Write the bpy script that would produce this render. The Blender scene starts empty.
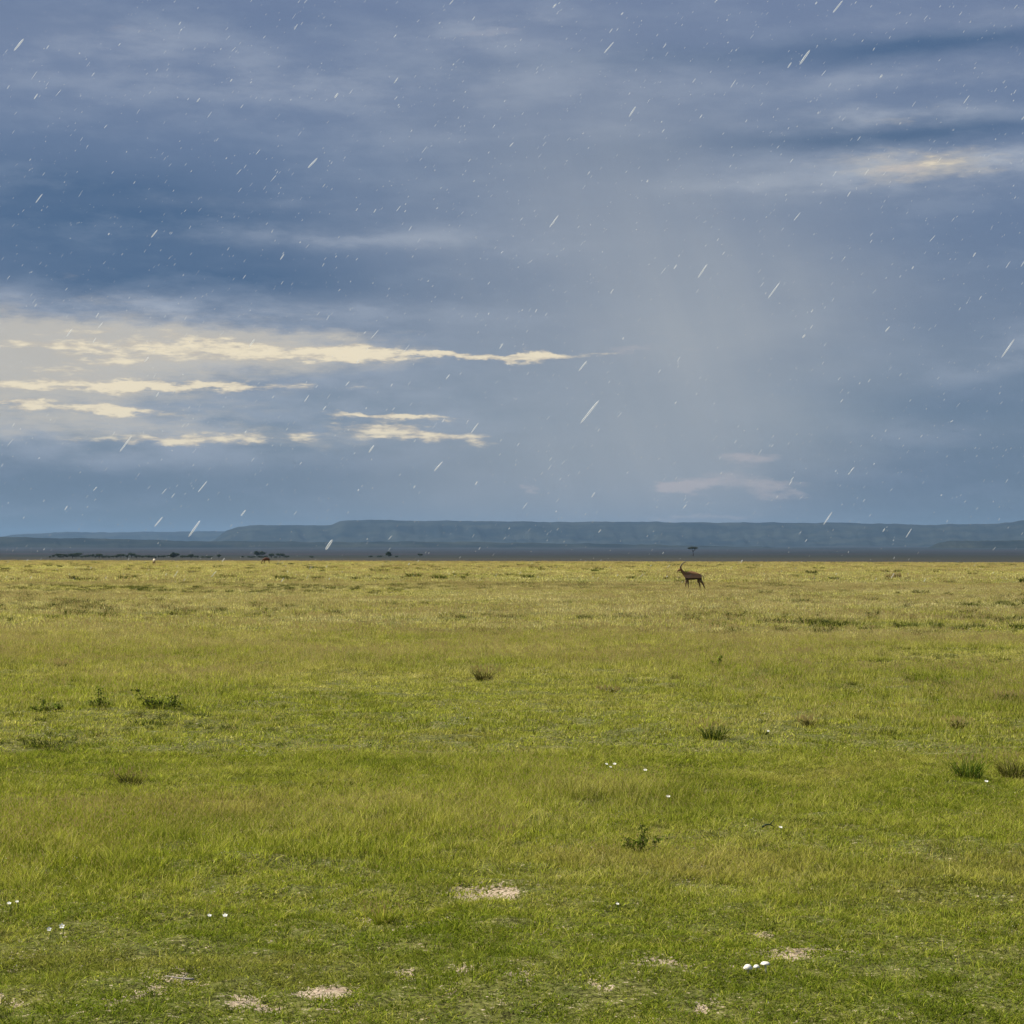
import bpy, bmesh, math, random
import numpy as np
from mathutils import Vector, Matrix

random.seed(7)
RNG = np.random.default_rng(11)
sc = bpy.context.scene
COL = sc.collection
PI = math.pi
F = 2000.0            # focal length in pixels of a 1024 wide frame
CAMZ = 2.1
PITCH = math.atan(40 / F)

# ------------------------------------------------------------------ numpy noise
_tab = np.random.default_rng(5).random((256, 256))
def vnoise(x, y):
    x = np.asarray(x, float); y = np.asarray(y, float)
    xi = np.floor(x).astype(int); yi = np.floor(y).astype(int)
    fx = x - xi; fy = y - yi
    fx = fx * fx * (3 - 2 * fx); fy = fy * fy * (3 - 2 * fy)
    a = _tab[xi & 255, yi & 255]; b = _tab[(xi + 1) & 255, yi & 255]
    c = _tab[xi & 255, (yi + 1) & 255]; d = _tab[(xi + 1) & 255, (yi + 1) & 255]
    return (a * (1 - fx) + b * fx) * (1 - fy) + (c * (1 - fx) + d * fx) * fy
def fbm(x, y, o=4, g=0.5):
    s = 0; a = 1; t = 0
    x = np.asarray(x, float); y = np.asarray(y, float)
    for i in range(o):
        s = s + a * vnoise(x * 2 ** i + 17.3 * i, y * 2 ** i + 9.1 * i); t += a; a *= g
    return s / t
def sstep(x, a, b):
    t = np.clip((x - a) / (b - a), 0, 1); return t * t * (3 - 2 * t)

# ------------------------------------------------------------------ terrain
PR = [0, 60, 300, 520, 640, 800, 1000, 1200, 1800, 3000, 5000, 8000, 12000, 26000]
PZ = [0, 0, -0.12, -0.5, -1.6, -3.2, -3.0, -2.0, 0.0, 1.6, 7.0, 20.0, 34, 40]
def gz(x, y):
    x = np.asarray(x, float); y = np.asarray(y, float)
    r = np.hypot(x, y)
    z = np.interp(r, PR, PZ)
    az = np.clip(np.arctan2(x, y), -.5, .5)
    z = z - 1.1 * az * sstep(r, 120, 500) * (1 - sstep(r, 900, 1500))
    z = z + (fbm(x / 34 + 3, y / 34 + 8, 3) - .5) * 0.5 * sstep(r, 40, 160) * (1 - sstep(r, 420, 520) * .8)
    z = z + (fbm(x / 9, y / 9, 3) - .5) * 0.16 * (1 - sstep(r, 150, 400))
    z = z + (fbm(x / .9 + 40, y / .9, 3) - .5) * 0.12 * (1 - sstep(r, 60, 120)) + (fbm(x / .22 + 4, y / .3, 2) - .5) * 0.05 * (1 - sstep(r, 26, 40))
    z = z + (fbm(x / 160 + 4, y / 400, 3) - .5) * 1.2 * sstep(r, 1100, 2000)
    return z
def pdir(px, py):
    x = (px - 512) / F; v = (512 - py) / F
    return Vector((x, math.cos(PITCH) - v * math.sin(PITCH), math.sin(PITCH) + v * math.cos(PITCH)))
def at(px, py):
    """where the sight line of a photo position meets the near plain"""
    d = pdir(px, py); t = CAMZ / -d.z
    for _ in range(4):
        x, y = d.x * t, d.y * t
        t = (CAMZ - float(gz(x, y))) / -d.z
    x, y = d.x * t, d.y * t
    return Vector((x, y, float(gz(x, y))))

# ------------------------------------------------------------------ scene helpers
def tag(o, label=None, cat=None, group=None, kind=None):
    if label: o['label'] = label
    if cat: o['category'] = cat
    if group: o['group'] = group
    if kind: o['kind'] = kind
    return o
def empty(name, loc=(0, 0, 0), rz=0, s=1):
    o = bpy.data.objects.new(name, None); COL.objects.link(o)
    o.location = loc; o.rotation_euler = (0, 0, rz); o.scale = (s, s, s); o.empty_display_size = .2
    return o
def mesh_np(name, V, Fc, mat, parent=None, link=True, smooth=True, attrs=None):
    me = bpy.data.meshes.new(name)
    if isinstance(Fc, np.ndarray): Fc = [Fc]
    V = np.asarray(V, np.float32)
    me.vertices.add(len(V)); me.vertices.foreach_set('co', V.ravel())
    nl = sum(f.size for f in Fc); nf = sum(len(f) for f in Fc)
    me.loops.add(nl); me.polygons.add(nf)
    me.loops.foreach_set('vertex_index', np.concatenate([f.ravel() for f in Fc]).astype(np.int32))
    tot = np.concatenate([np.full(len(f), f.shape[1]) for f in Fc]).astype(np.int32)
    st = np.concatenate([[0], np.cumsum(tot)[:-1]]).astype(np.int32)
    me.polygons.foreach_set('loop_start', st)
    if smooth: me.polygons.foreach_set('use_smooth', np.ones(nf, bool))
    me.update(calc_edges=True); me.validate()
    if attrs:
        for k, a in attrs.items():
            at_ = me.attributes.new(k, 'FLOAT_COLOR', 'POINT')
            c = np.ones((len(V), 4), np.float32); c[:, :3] = a
            at_.data.foreach_set('color', c.ravel())
    if mat: me.materials.append(mat)
    o = bpy.data.objects.new(name, me)
    if link: COL.objects.link(o)
    if parent: o.parent = parent
    return o
def bm_obj(name, bm, mat, parent=None, smooth=True):
    me = bpy.data.meshes.new(name); bm.to_mesh(me); bm.free()
    for p in me.polygons: p.use_smooth = smooth
    me.materials.append(mat)
    o = bpy.data.objects.new(name, me); COL.objects.link(o)
    if parent: o.parent = parent
    return o
def copy_tree(o, parent=None):
    c = o.copy(); COL.objects.link(c); c.parent = parent
    for ch in [k for k in bpy.data.objects if k.parent == o]: copy_tree(ch, c)
    return c
def tube(bm, pts, rad, n=8, cap=True):
    """closed tapered tube through pts"""
    rings = []
    for i, p in enumerate(pts):
        p = Vector(p)
        a = Vector(pts[max(i - 1, 0)]); b = Vector(pts[min(i + 1, len(pts) - 1)])
        t = (b - a).normalized()
        u = t.cross(Vector((0.3, 1, .13))).normalized(); w = t.cross(u)
        r = rad[i]
        rings.append([bm.verts.new(p + (u * math.cos(2 * PI * k / n) + w * math.sin(2 * PI * k / n)) * r) for k in range(n)])
    for A, B in zip(rings[:-1], rings[1:]):
        for k in range(n): bm.faces.new((A[k], A[(k + 1) % n], B[(k + 1) % n], B[k]))
    if cap:
        bm.faces.new(rings[0][::-1]); bm.faces.new(rings[-1])

# ------------------------------------------------------------------ node helper
class N:
    def __init__(s, nt): s.nt = nt; s.n = nt.nodes; s.l = nt.links
    def _in(s, sock, v):
        if v is None: return
        if isinstance(v, bpy.types.NodeSocket): s.l.new(v, sock)
        else: sock.default_value = v
    def new(s, t, **kw):
        nd = s.n.new(t)
        for k, v in kw.items(): setattr(nd, k, v)
        return nd
    def m(s, op, a, b=None, c=None, clamp=False):
        nd = s.new('ShaderNodeMath', operation=op, use_clamp=clamp)
        s._in(nd.inputs[0], a); s._in(nd.inputs[1], b); s._in(nd.inputs[2], c); return nd.outputs[0]
    def vm(s, op, a, b=None, c=None):
        nd = s.new('ShaderNodeVectorMath', operation=op)
        s._in(nd.inputs[0], a); s._in(nd.inputs[1], b); s._in(nd.inputs[2], c)
        return nd.outputs['Value'] if op in ('LENGTH', 'DOT_PRODUCT', 'DISTANCE') else nd.outputs[0]
    def noise(s, vec, scale=1, detail=4, rough=.5, dist=0, col=False):
        nd = s.new('ShaderNodeTexNoise'); nd.noise_dimensions = '3D'
        s._in(nd.inputs['Vector'], vec)
        for k, v in (('Scale', scale), ('Detail', detail), ('Roughness', rough), ('Distortion', dist)): s._in(nd.inputs[k], v)
        return nd.outputs['Color' if col else 'Fac']
    def mix(s, f, a, b, blend='MIX'):
        nd = s.new('ShaderNodeMix', data_type='RGBA', blend_type=blend)
        s._in(nd.inputs[0], f)
        for i, v in ((6, a), (7, b)):
            if isinstance(v, (tuple, list)) and len(v) == 3: v = (*v, 1)
            s._in(nd.inputs[i], v)
        return nd.outputs[2]
    def rng(s, v, a, b, c=0, d=1, smooth=True):
        nd = s.new('ShaderNodeMapRange'); nd.interpolation_type = 'SMOOTHSTEP' if smooth else 'LINEAR'
        s._in(nd.inputs[0], v)
        for i, q in enumerate((a, b, c, d)): s._in(nd.inputs[1 + i], q)
        return nd.outputs[0]
    def ramp(s, v, stops):
        nd = s.new('ShaderNodeValToRGB'); e = nd.color_ramp.elements
        while len(e) > 1: e.remove(e[-1])
        e[0].position = stops[0][0]; e[0].color = (*stops[0][1], 1)
        for p, c in stops[1:]:
            k = e.new(p); k.color = (*c, 1)
        s._in(nd.inputs[0], v); return nd.outputs[0]
    def xyz(s, x, y, z):
        nd = s.new('ShaderNodeCombineXYZ'); s._in(nd.inputs[0], x); s._in(nd.inputs[1], y); s._in(nd.inputs[2], z); return nd.outputs[0]
    def sep(s, v):
        nd = s.new('ShaderNodeSeparateXYZ'); s._in(nd.inputs[0], v); return nd.outputs
def lin(r, g, b):
    f = lambda c: (c / 255 / 12.92) if c <= 10 else ((c / 255 + .055) / 1.055) ** 2.4
    return (f(r), f(g), f(b))
def material(name):
    m = bpy.data.materials.new(name); m.use_nodes = True
    m.node_tree.nodes.clear(); g = N(m.node_tree)
    out = g.new('ShaderNodeOutputMaterial'); return m, g, out
def principled(name, colfn, rough=.8, spec=.3, bump=None):
    m, g, out = material(name)
    p = g.new('ShaderNodeBsdfPrincipled')
    c = colfn(g) if callable(colfn) else (*colfn, 1)
    g._in(p.inputs['Base Color'], c); p.inputs['Roughness'].default_value = rough
    p.inputs['Specular IOR Level'].default_value = spec
    if bump:
        b = g.new('ShaderNodeBump'); b.inputs['Strength'].default_value = bump[1]; b.inputs['Distance'].default_value = bump[2]
        tc = g.new('ShaderNodeTexCoord')
        g._in(b.inputs['Height'], g.noise(tc.outputs['Object'], bump[0], 5, .6)); g.l.new(b.outputs[0], p.inputs['Normal'])
    g.l.new(p.outputs[0], out.inputs[0]); return m

# ------------------------------------------------------------------ camera
cam = bpy.data.cameras.new('camera'); co = bpy.data.objects.new('camera', cam); COL.objects.link(co)
co.location = (0, 0, CAMZ); co.rotation_euler = (PI / 2 + PITCH, 0, 0)
cam.sensor_width = 36; cam.lens = F / 1024 * 36; cam.clip_end = 80000; cam.clip_start = .1
sc.camera = co
sc.view_settings.view_transform = 'Standard'; sc.view_settings.look = 'None'
sc.view_settings.exposure = 0.75; sc.view_settings.gamma = 1
sc.render.resolution_x = 1024; sc.render.resolution_y = 1024

# ------------------------------------------------------------------ sun
SUN_AZ = math.radians(-78); SUN_EL = math.radians(48)
sun = bpy.data.lights.new('sun', 'SUN'); sun.energy = 4.8; sun.angle = math.radians(.5); sun.color = (1, .93, .80)
so = bpy.data.objects.new('sun', sun); COL.objects.link(so)
sd = Vector((math.sin(SUN_AZ) * math.cos(SUN_EL), math.cos(SUN_AZ) * math.cos(SUN_EL), math.sin(SUN_EL)))
so.rotation_euler = sd.to_track_quat('Z', 'Y').to_euler(); so.location = (-20, 10, 40)

# ------------------------------------------------------------------ sky
def build_world():
    w = bpy.data.worlds.new('World'); sc.world = w; w.use_nodes = True
    w.node_tree.nodes.clear(); g = N(w.node_tree)
    out = g.new('ShaderNodeOutputWorld'); bg = g.new('ShaderNodeBackground'); g.l.new(bg.outputs[0], out.inputs[0])
    sky = g.new('ShaderNodeTexSky', sky_type='NISHITA'); sky.sun_disc = False
    sky.sun_elevation = SUN_EL; sky.sun_rotation = SUN_AZ; sky.dust_density = 1.5
    d = g.new('ShaderNodeTexCoord').outputs['Generated']
    x, y, z = g.sep(d)
    az = g.m('ARCTAN2', x, y); el = g.m('ARCSINE', z)
    # sky bearings in units of 100 small steps (2000 per radian)
    U = g.m('MULTIPLY', az, 20.0); V = g.m('MULTIPLY', el, 20.0)
    P = g.xyz(U, V, 0.0)
    # stretched noise coordinate, continuous all the way round
    Q = g.vm('MULTIPLY', d, (10.0, 10.0, 34.0))
    wn = g.noise(Q, 1.0, 4, .55, 0, col=True)
    wv = g.vm('SUBTRACT', wn, (.5, .5, .5))
    Pw = g.vm('MULTIPLY_ADD', wv, (1.6, .42, 0), P)           # gently warped bearings
    wn2 = g.noise(g.vm('MULTIPLY', d, (60., 60., 170.)), 1.0, 4, .6, 0, col=True)
    Pc = g.vm('MULTIPLY_ADD', g.vm('SUBTRACT', wn2, (.5, .5, .5)), (.9, .22, 0), g.vm('MULTIPLY_ADD', wv, (.9, .22, 0), P))
    def uv(px, py):
        q = pdir(px, py).normalized(); return (20 * math.atan2(q.x, q.y), 20 * math.asin(q.z))
    def blobs(Pv, lst):
        acc = None
        for (px, py, sx, sy, amp, *rot) in lst:
            u, v = uv(px, py); sx = sx / 100; sy = sy / 100
            q = g.vm('MULTIPLY_ADD', Pv, (1 / sx, 1 / sy, 0), (-u / sx, -v / sy, 0))
            if rot:     # shear: long axis rises to the right by rot
                s_ = g.sep(Pv)
                vv = g.m('MULTIPLY_ADD', s_[0], -rot[0] / sy, g.m('MULTIPLY_ADD', s_[1], 1 / sy, (-v + rot[0] * u) / sy))
                uu = g.m('MULTIPLY_ADD', s_[0], 1 / sx, -u / sx)
                q = g.xyz(uu, vv, 0.0)
            e = g.m('POWER', .3679, g.vm('DOT_PRODUCT', q, q))
            acc = g.m('MULTIPLY', e, amp) if acc is None else g.m('MULTIPLY_ADD', e, amp, acc)
        return acc
    # --- elevation gradient of the overcast (V in hundreds)
    t = g.m('MULTIPLY_ADD', V, 1 / 6.0, 0.0, clamp=True)
    base = g.ramp(t, [(0.0, lin(96, 114, 127)), (.10, lin(103, 120, 136)), (.22, lin(112, 130, 149)), (.38, lin(112, 127, 150)),
                      (.5, lin(101, 119, 148)), (.66, lin(98, 117, 148)), (.82, lin(107, 123, 153)), (1, lin(110, 125, 156))])
    # --- soft light / dark masses
    f1 = g.noise(Q, .55, 5, .55); f2 = g.noise(Q, 2.2, 6, .6)
    dark = blobs(Pw, [(120, 232, 330, 62, .62), (60, 185, 160, 40, .25), (250, 290, 300, 22, .45), (120, 330, 260, 12, .2),
                      (900, 132, 150, 13, .75), (760, 145, 160, 16, .25), (700, 60, 330, 14, .3, .03), (960, 45, 150, 12, .5), (1010, 400, 130, 60, .38),
                      (960, 270, 160, 60, .15), (60, 475, 320, 32, .35), (380, 480, 130, 40, .15), (240, 385, 150, 8, .1), (900, 480, 200, 40, .3), (620, 160, 90, 22, .18), (200, 20, 400, 26, .12)])
    lt = blobs(Pw, [(120, 35, 110, 20, .42), (500, 34, 90, 18, .62), (250, 85, 260, 30, .42), (560, 85, 180, 24, .28), (400, 242, 150, 14, .62), (230, 205, 180, 10, .2),
                    (60, 305, 170, 14, .55, -.04), (330, 312, 200, 10, .3), (900, 78, 160, 14, .42), (890, 118, 110, 9, .7), (900, 168, 150, 19, .85), (770, 186, 120, 8, .5),
                    (980, 160, 90, 12, .4), (560, 130, 200, 12, .25, .05), (1010, 350, 80, 16, .45, .2), (900, 430, 180, 12, .22), (970, 15, 120, 10, .3),
                    (130, 350, 230, 40, .75), (60, 425, 200, 22, .62), (440, 430, 80, 25, .25), (350, 395, 200, 40, .28), (150, 455, 200, 16, .35), (600, 330, 110, 25, .2)])
    warm = blobs(Pw, [(700, 400, 125, 140, .46), (630, 490, 210, 75, .42), (630, 290, 210, 150, .40), (580, 170, 170, 120, .32), (500, 440, 130, 90, .2), (690, 350, 45, 30, .15),
                      (440, 500, 220, 50, .2), (800, 300, 150, 120, .2)])
    dk = g.m('MULTIPLY', dark, g.rng(g.m('ADD', f1, g.m('MULTIPLY', f2, .5)), .45, .95, .7, 1.5), clamp=True)
    c = g.mix(dk, base, lin(54, 86, 124))
    lt2 = g.m('MULTIPLY', lt, g.rng(f2, .3, .68, .25, 1.25), clamp=True)
    c = g.mix(lt2, c, lin(164, 172, 186))
    # fine streaks of cloud
    st = g.rng(f2, .42, .75, 0, .24); c = g.mix(st, c, lin(145, 158, 178))
    st = g.rng(g.noise(Q, 1.1, 5, .6, .3), .40, .22, 0, .25); c = g.mix(st, c, lin(76, 98, 134))
    # sunlit rain shaft, faintly ribbed across the fall of the rain
    rib = g.noise(g.xyz(g.m('MULTIPLY_ADD', V, .35, U), g.m('MULTIPLY', V, .12), 0.0), 2.2, 3, .5)
    wm = g.m('MULTIPLY', warm, g.rng(rib, .25, .75, .88, 1.06), clamp=True)
    c = g.mix(wm, c, lin(154, 160, 168))
    # --- crisp sunlit cloud banks
    fd = g.noise(g.vm('MULTIPLY', d, (30., 30., 190.)), 1.0, 6, .66)
    soft = blobs(Pc, [(60, 360, 280, 62, .55), (60, 345, 210, 26, .75), (240, 345, 150, 14, .5), (30, 385, 130, 26, .6), (60, 425, 190, 16, .5), (330, 435, 160, 10, .4), (110, 335, 160, 9, .4), (910, 166, 95, 17, .85), (350, 360, 110, 12, .3), (545, 356, 60, 7, .3), (660, 335, 40, 12, .25), (890, 118, 60, 7, .3)])
    cream = blobs(Pc, [(30, 345, 204.0, 10.0, .62), (110, 330, 72.0, 6.2, .4), (200, 342, 96.0, 7.5, .62), (170, 358, 72.0, 6.2, .6), (290, 351, 84.0, 6.2, .95), (350, 354, 48.0, 7.5, .85), (440, 353, 60.0, 4.2, .85), (492, 354, 55.0, 3.6, .8), (545, 356, 50.4, 5.0, .95),
                       (20, 368, 108.0, 6.2, .55), (60, 384, 156.0, 6.2, .95), (200, 385, 108.0, 5.0, .95), (20, 402, 60.0, 5.0, .5), (90, 405, 60.0, 5.0, .95, -.06), (130, 409, 48.0, 3.8, .8), (5, 402, 26.4, 3.8, .8), (130, 438, 72.0, 5.0, .75), (180, 436, 28.8, 7.5, .4), (215, 433, 31.2, 6.2, .75),
                       (290, 431, 26.4, 6.2, .85), (250, 436, 16.8, 5.0, .6), (385, 415, 60.0, 3.2, 1.0, -.03), (385, 429, 52.8, 7.5, .95), (432, 435, 19.2, 6.2, .8), (475, 437, 28.8, 8.8, .75), (912, 162, 55.2, 8.8, .62)])
    fd2 = g.noise(g.vm('MULTIPLY', d, (75., 75., 330.)), 1.0, 4, .6); fd = g.m('ADD', g.m('MULTIPLY', fd, .68), g.m('MULTIPLY', fd2, .32))
    wsf = g.m('ADD', soft, g.m('MULTIPLY', g.m('SUBTRACT', fd, .5), 1.4))
    c = g.mix(g.rng(wsf, .2, 1.05, 0, .8), c, lin(200, 192, 178))
    ft = g.m('ADD', cream, g.m('MULTIPLY', g.m('SUBTRACT', fd, .5), 3.0))
    cm = g.m('MULTIPLY', g.rng(ft, .28, .98, 0, .9), g.rng(cream, .04, .22))
    c = g.mix(cm, c, g.mix(g.rng(g.m('ADD', g.m('MULTIPLY', ft, .35), g.m('MULTIPLY', fd2, .9)), .58, .92), lin(200, 188, 170), lin(246, 230, 196)))
    small = blobs(Pc, [(678, 486, 24, 7, .85), (690, 489, 30, 5, .4), (745, 457, 24, 6, .5), (775, 489, 30, 9, .6), (725, 482, 36, 10, .42), (526, 491, 13, 5, .7), (810, 494, 30, 5, .4),
                       (690, 517, 90, 4, .55), (500, 35, 60, 10, .4), (120, 30, 50, 8, .4), (890, 168, 40, 12, .6), (640, 350, 60, 6, .4), (470, 470, 20, 8, .3), (740, 470, 70, 24, .2), (660, 330, 60, 22, .3)])
    fs = g.m('ADD', small, g.m('MULTIPLY', g.m('SUBTRACT', fd, .5), 1.3))
    c = g.mix(g.m('MULTIPLY', g.rng(fs, .25, .95, 0, .65), g.rng(small, .04, .2)), c, lin(190, 180, 180))
    # the Nishita sky shows faintly through the overcast
    ns = g.vm('MULTIPLY', sky.outputs[0], (.09, .09, .09))
    c = g.mix(.08, c, ns)
    g.l.new(c, bg.inputs[0]); bg.inputs[1].default_value = 0.63
    w.cycles.sampling_method = 'MANUAL'; w.cycles.sample_map_resolution = 256
build_world()

# ------------------------------------------------------------------ bare soil patches (shared by soil shader and grass sowing)
# px, py, half width px, half height px
BARE_PX = [(484, 895, 26, 6), (462, 893, 14, 3), (250, 1004, 26, 7), (232, 996, 10, 3), (668, 960, 30, 4), (690, 943, 12, 5), (714, 945, 8, 3), (736, 949, 9, 4), (765, 930, 13, 3),
           (404, 973, 9, 3), (466, 966, 12, 6), (458, 989, 7, 3), (516, 973, 10, 4), (100, 1000, 10, 3), (150, 992, 12, 3), (790, 975, 9, 4), (700, 1002, 11, 4), (130, 997, 16, 3), (20, 965, 8, 3),
           (590, 985, 8, 3), (510, 893, 9, 2), (636, 957, 14, 3), (280, 985, 9, 2), (640, 1021, 14, 3), (10, 996, 14, 4), (330, 998, 14, 3)]
BARE = []
for (px, py, hw, hh) in BARE_PX:
    p = at(px, py); dd = p.y
    BARE.append((p.x, p.y, hw * dd / F, hh * dd * dd / F / CAMZ))
def bare_val(x, y):
    """>0 inside a bare patch"""
    wx = x + (fbm(x * 9, y * 5, 3) - .5) * .22; wy = y + (fbm(x * 9 + 50, y * 5 + 9, 3) - .5) * .5
    v = np.zeros_like(np.asarray(x, float))
    for (cx, cy, a, b) in BARE:
        v = np.maximum(v, 1.5 - np.hypot((wx - cx) / a, (wy - cy) / b))
    f = fbm(x * 2.4 + 9, y * 2.2 + 1, 4); rr = np.hypot(x, y)
    return np.maximum(v, (f - .70) * 8 * (1 - sstep(rr, 10.6, 12.3)))

# ------------------------------------------------------------------ ground
def ground_material():
    m, g, out = material('ground_soil')
    pos = g.new('ShaderNodeNewGeometry').outputs['Position']
    r = g.vm('LENGTH', pos)
    n1 = g.noise(pos, 3.0, 6, .6); n2 = g.noise(pos, 45.0, 5, .65)
    near = g.mix(g.rng(n1, .35, .65), (.075, .095, .020), (.13, .13, .035))
    near = g.mix(g.rng(n2, .50, .66), near, (.21, .19, .07)); n3 = g.noise(pos, 22.0, 4, .7); near = g.mix(g.rng(n3, .53, .43), near, (.030, .030, .010)); n4 = g.noise(pos, 110.0, 3, .7); near = g.mix(g.rng(n4, .52, .62), near, (.16, .17, .04))
    at_ = g.new('ShaderNodeAttribute', attribute_name='bare').outputs['Fac']
    soilc = g.mix(g.rng(n2, .3, .7), (.26, .19, .135), (.50, .41, .31))
    soilc = g.mix(g.rng(n1, .5, .75, 0, .6), soilc, (.20, .13, .09))
    near = g.mix(g.rng(g.m('ADD', at_, g.m('MULTIPLY', g.m('SUBTRACT', g.m('ADD', g.m('MULTIPLY', n2, .5), g.m('MULTIPLY', n3, .5)), .5), 6.0)), .42, .75), near, soilc)
    # far grassland beyond the brow: bands of dry and green grass, cloud shade painted in
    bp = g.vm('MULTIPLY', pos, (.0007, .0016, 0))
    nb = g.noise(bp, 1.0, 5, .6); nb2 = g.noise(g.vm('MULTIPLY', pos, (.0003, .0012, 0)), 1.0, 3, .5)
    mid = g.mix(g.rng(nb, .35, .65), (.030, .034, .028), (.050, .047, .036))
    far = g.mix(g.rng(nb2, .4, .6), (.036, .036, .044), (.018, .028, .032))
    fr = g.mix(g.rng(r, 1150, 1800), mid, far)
    fld = g.mix(g.rng(g.noise(pos, .3, 5, .6), .35, .65), (.20, .21, .045), (.32, .28, .09))
    c = g.mix(g.rng(r, 60, 300), near, fld)
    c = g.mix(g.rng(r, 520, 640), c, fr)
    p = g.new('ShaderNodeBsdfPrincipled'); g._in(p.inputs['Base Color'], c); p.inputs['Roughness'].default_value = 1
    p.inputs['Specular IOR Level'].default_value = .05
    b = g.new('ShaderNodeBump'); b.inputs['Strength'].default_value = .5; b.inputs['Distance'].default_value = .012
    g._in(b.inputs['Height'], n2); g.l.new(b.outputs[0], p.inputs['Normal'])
    g.l.new(p.outputs[0], out.inputs[0]); return m
def build_ground():
    R = np.concatenate([[.5, 2, 4, 6], np.arange(7.5, 26, .07), 26 * 1.006 ** np.arange(0, int(math.log(600 / 26) / math.log(1.006))),
                        600 * 1.03 ** np.arange(1, 128)])
    A = np.concatenate([np.linspace(-.40, .40, 230), np.linspace(.40, 2 * PI - .40, 62)[1:-1]])
    rr, aa = np.meshgrid(R, A, indexing='ij')
    x = rr * np.sin(aa); y = rr * np.cos(aa); z = gz(x, y)
    V = np.stack([x, y, z], -1).reshape(-1, 3); nR, nA = len(R), len(A)
    i = np.arange(nR - 1)[:, None]; j = np.arange(nA)[None]; j2 = (j + 1) % nA
    Fq = np.stack([i * nA + j, i * nA + j2, (i + 1) * nA + j2, (i + 1) * nA + j], -1).reshape(-1, 4)
    Fq = Fq[:, ::-1]
    bv = np.where((rr < 26) & (np.abs(aa) < .4), bare_val(x, y), 0).reshape(-1)
    V = np.vstack([V, [[0, 0, float(gz(0, 0))]]]); c0 = len(V) - 1
    jj = np.arange(nA)
    Ft = np.stack([np.full(nA, c0), (jj + 1) % nA, jj], -1)
    bv = np.append(bv, 0)
    V[:len(bv) - 1, 2] -= np.clip(bv[:-1], 0, .6) * .03
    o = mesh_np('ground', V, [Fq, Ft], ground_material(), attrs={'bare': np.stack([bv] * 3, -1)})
    if o.data.polygons[0].normal.z < 0: o.data.flip_normals()
    tag(o, kind='structure')
build_ground()

# ------------------------------------------------------------------ hills
def hill_material(name, c1, c2):
    def col(g):
        pos = g.new('ShaderNodeNewGeometry').outputs['Position']
        n = g.noise(g.vm('MULTIPLY', pos, (.004, .004, .012)), 1.0, 6, .6)
        return g.mix(g.rng(n, .35, .65), c1, c2)
    return principled(name, col, 1, .0)
def hill(name, sky_pts, r0, r1, r2, mat, seed):
    """long flat-topped range; sky_pts = (bearing as photo column, skyline row)"""
    A = np.linspace(sky_pts[0][0], sky_pts[-1][0], 520)
    ys = np.interp(A, [p[0] for p in sky_pts], [p[1] for p in sky_pts])
    az = np.arctan((A - 512) / F)
    ztop = CAMZ + (552 - ys) / F * (r1 * np.cos(az))
    ztop = ztop + (fbm(A / 14 + seed, A * 0 + 3, 5, .6) - .5) * 2.0 / F * r1
    prof = [(r0, 0), (r0 + (r1 - r0) * .35, .16), (r0 + (r1 - r0) * .6, .42), (r0 + (r1 - r0) * .8, .78), (r0 + (r1 - r0) * .92, .93), (r1, 1.0), (r1 + (r2 - r1) * .4, .92), (r1 + (r2 - r1) * .8, .5), (r2, 0)]
    R = np.linspace(r0, r2, 60)
    pv = np.interp(R, [p[0] for p in prof], [p[1] for p in prof])
    V = []
    for k, r in enumerate(R):
        x = r * np.sin(az); y = r * np.cos(az); g0 = gz(x, y) - 12
        gull = (fbm(A / 9 + seed + k * .05, A * 0 + r / 700, 4) - .5) * .28 * (pv[k] * (1 - pv[k]) * 4)
        z = g0 + (ztop - g0) * np.clip(pv[k] + gull, 0, 1)
        V.append(np.stack([x, y, z], -1))
    V = np.concatenate(V); n = len(A)
    i = np.arange(len(R) - 1)[:, None]; j = np.arange(n - 1)[None]
    Fq = np.stack([i * n + j, i * n + j + 1, (i + 1) * n + j + 1, (i + 1) * n + j], -1).reshape(-1, 4)
    o = mesh_np(name, V, Fq, mat); tag(o, kind='structure'); return o
HM = hill_material('forested_hill', (.012, .018, .020), (.034, .040, .034))  # dark forest base also carries the cloud shade over the hills
hill('far_hills', [(-700, 534), (-60, 537), (0, 536), (20, 534.5), (60, 532), (110, 532.5), (130, 532), (180, 531.5), (226, 531), (300, 530), (420, 530)], 15000, 17500, 19500, HM, 3)
hill('hills', [(195, 547), (214, 540), (226, 531), (238, 527), (260, 524.5), (285, 525.5), (310, 525.5), (332, 525), (341, 521), (365, 520), (512, 521.5), (640, 522), (760, 522.5), (860, 523), (930, 524.5), (985, 524), (1010, 522.5),
               (1024, 520.5), (1060, 519), (1400, 521), (1700, 530)], 10500, 12800, 14600, HM, 21)
hill('low_ridge', [(-700, 537), (-100, 537), (0, 537), (90, 538.5), (200, 541), (300, 542), (420, 541.5), (520, 542.5), (640, 544.5), (760, 547), (800, 549)], 7000, 7900, 8600, HM, 47)
hill('low_hills', [(925, 549), (938, 543), (950, 541), (1000, 540.5), (1060, 540), (1300, 539), (1700, 541)], 6600, 7400, 8200, HM, 80)

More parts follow.
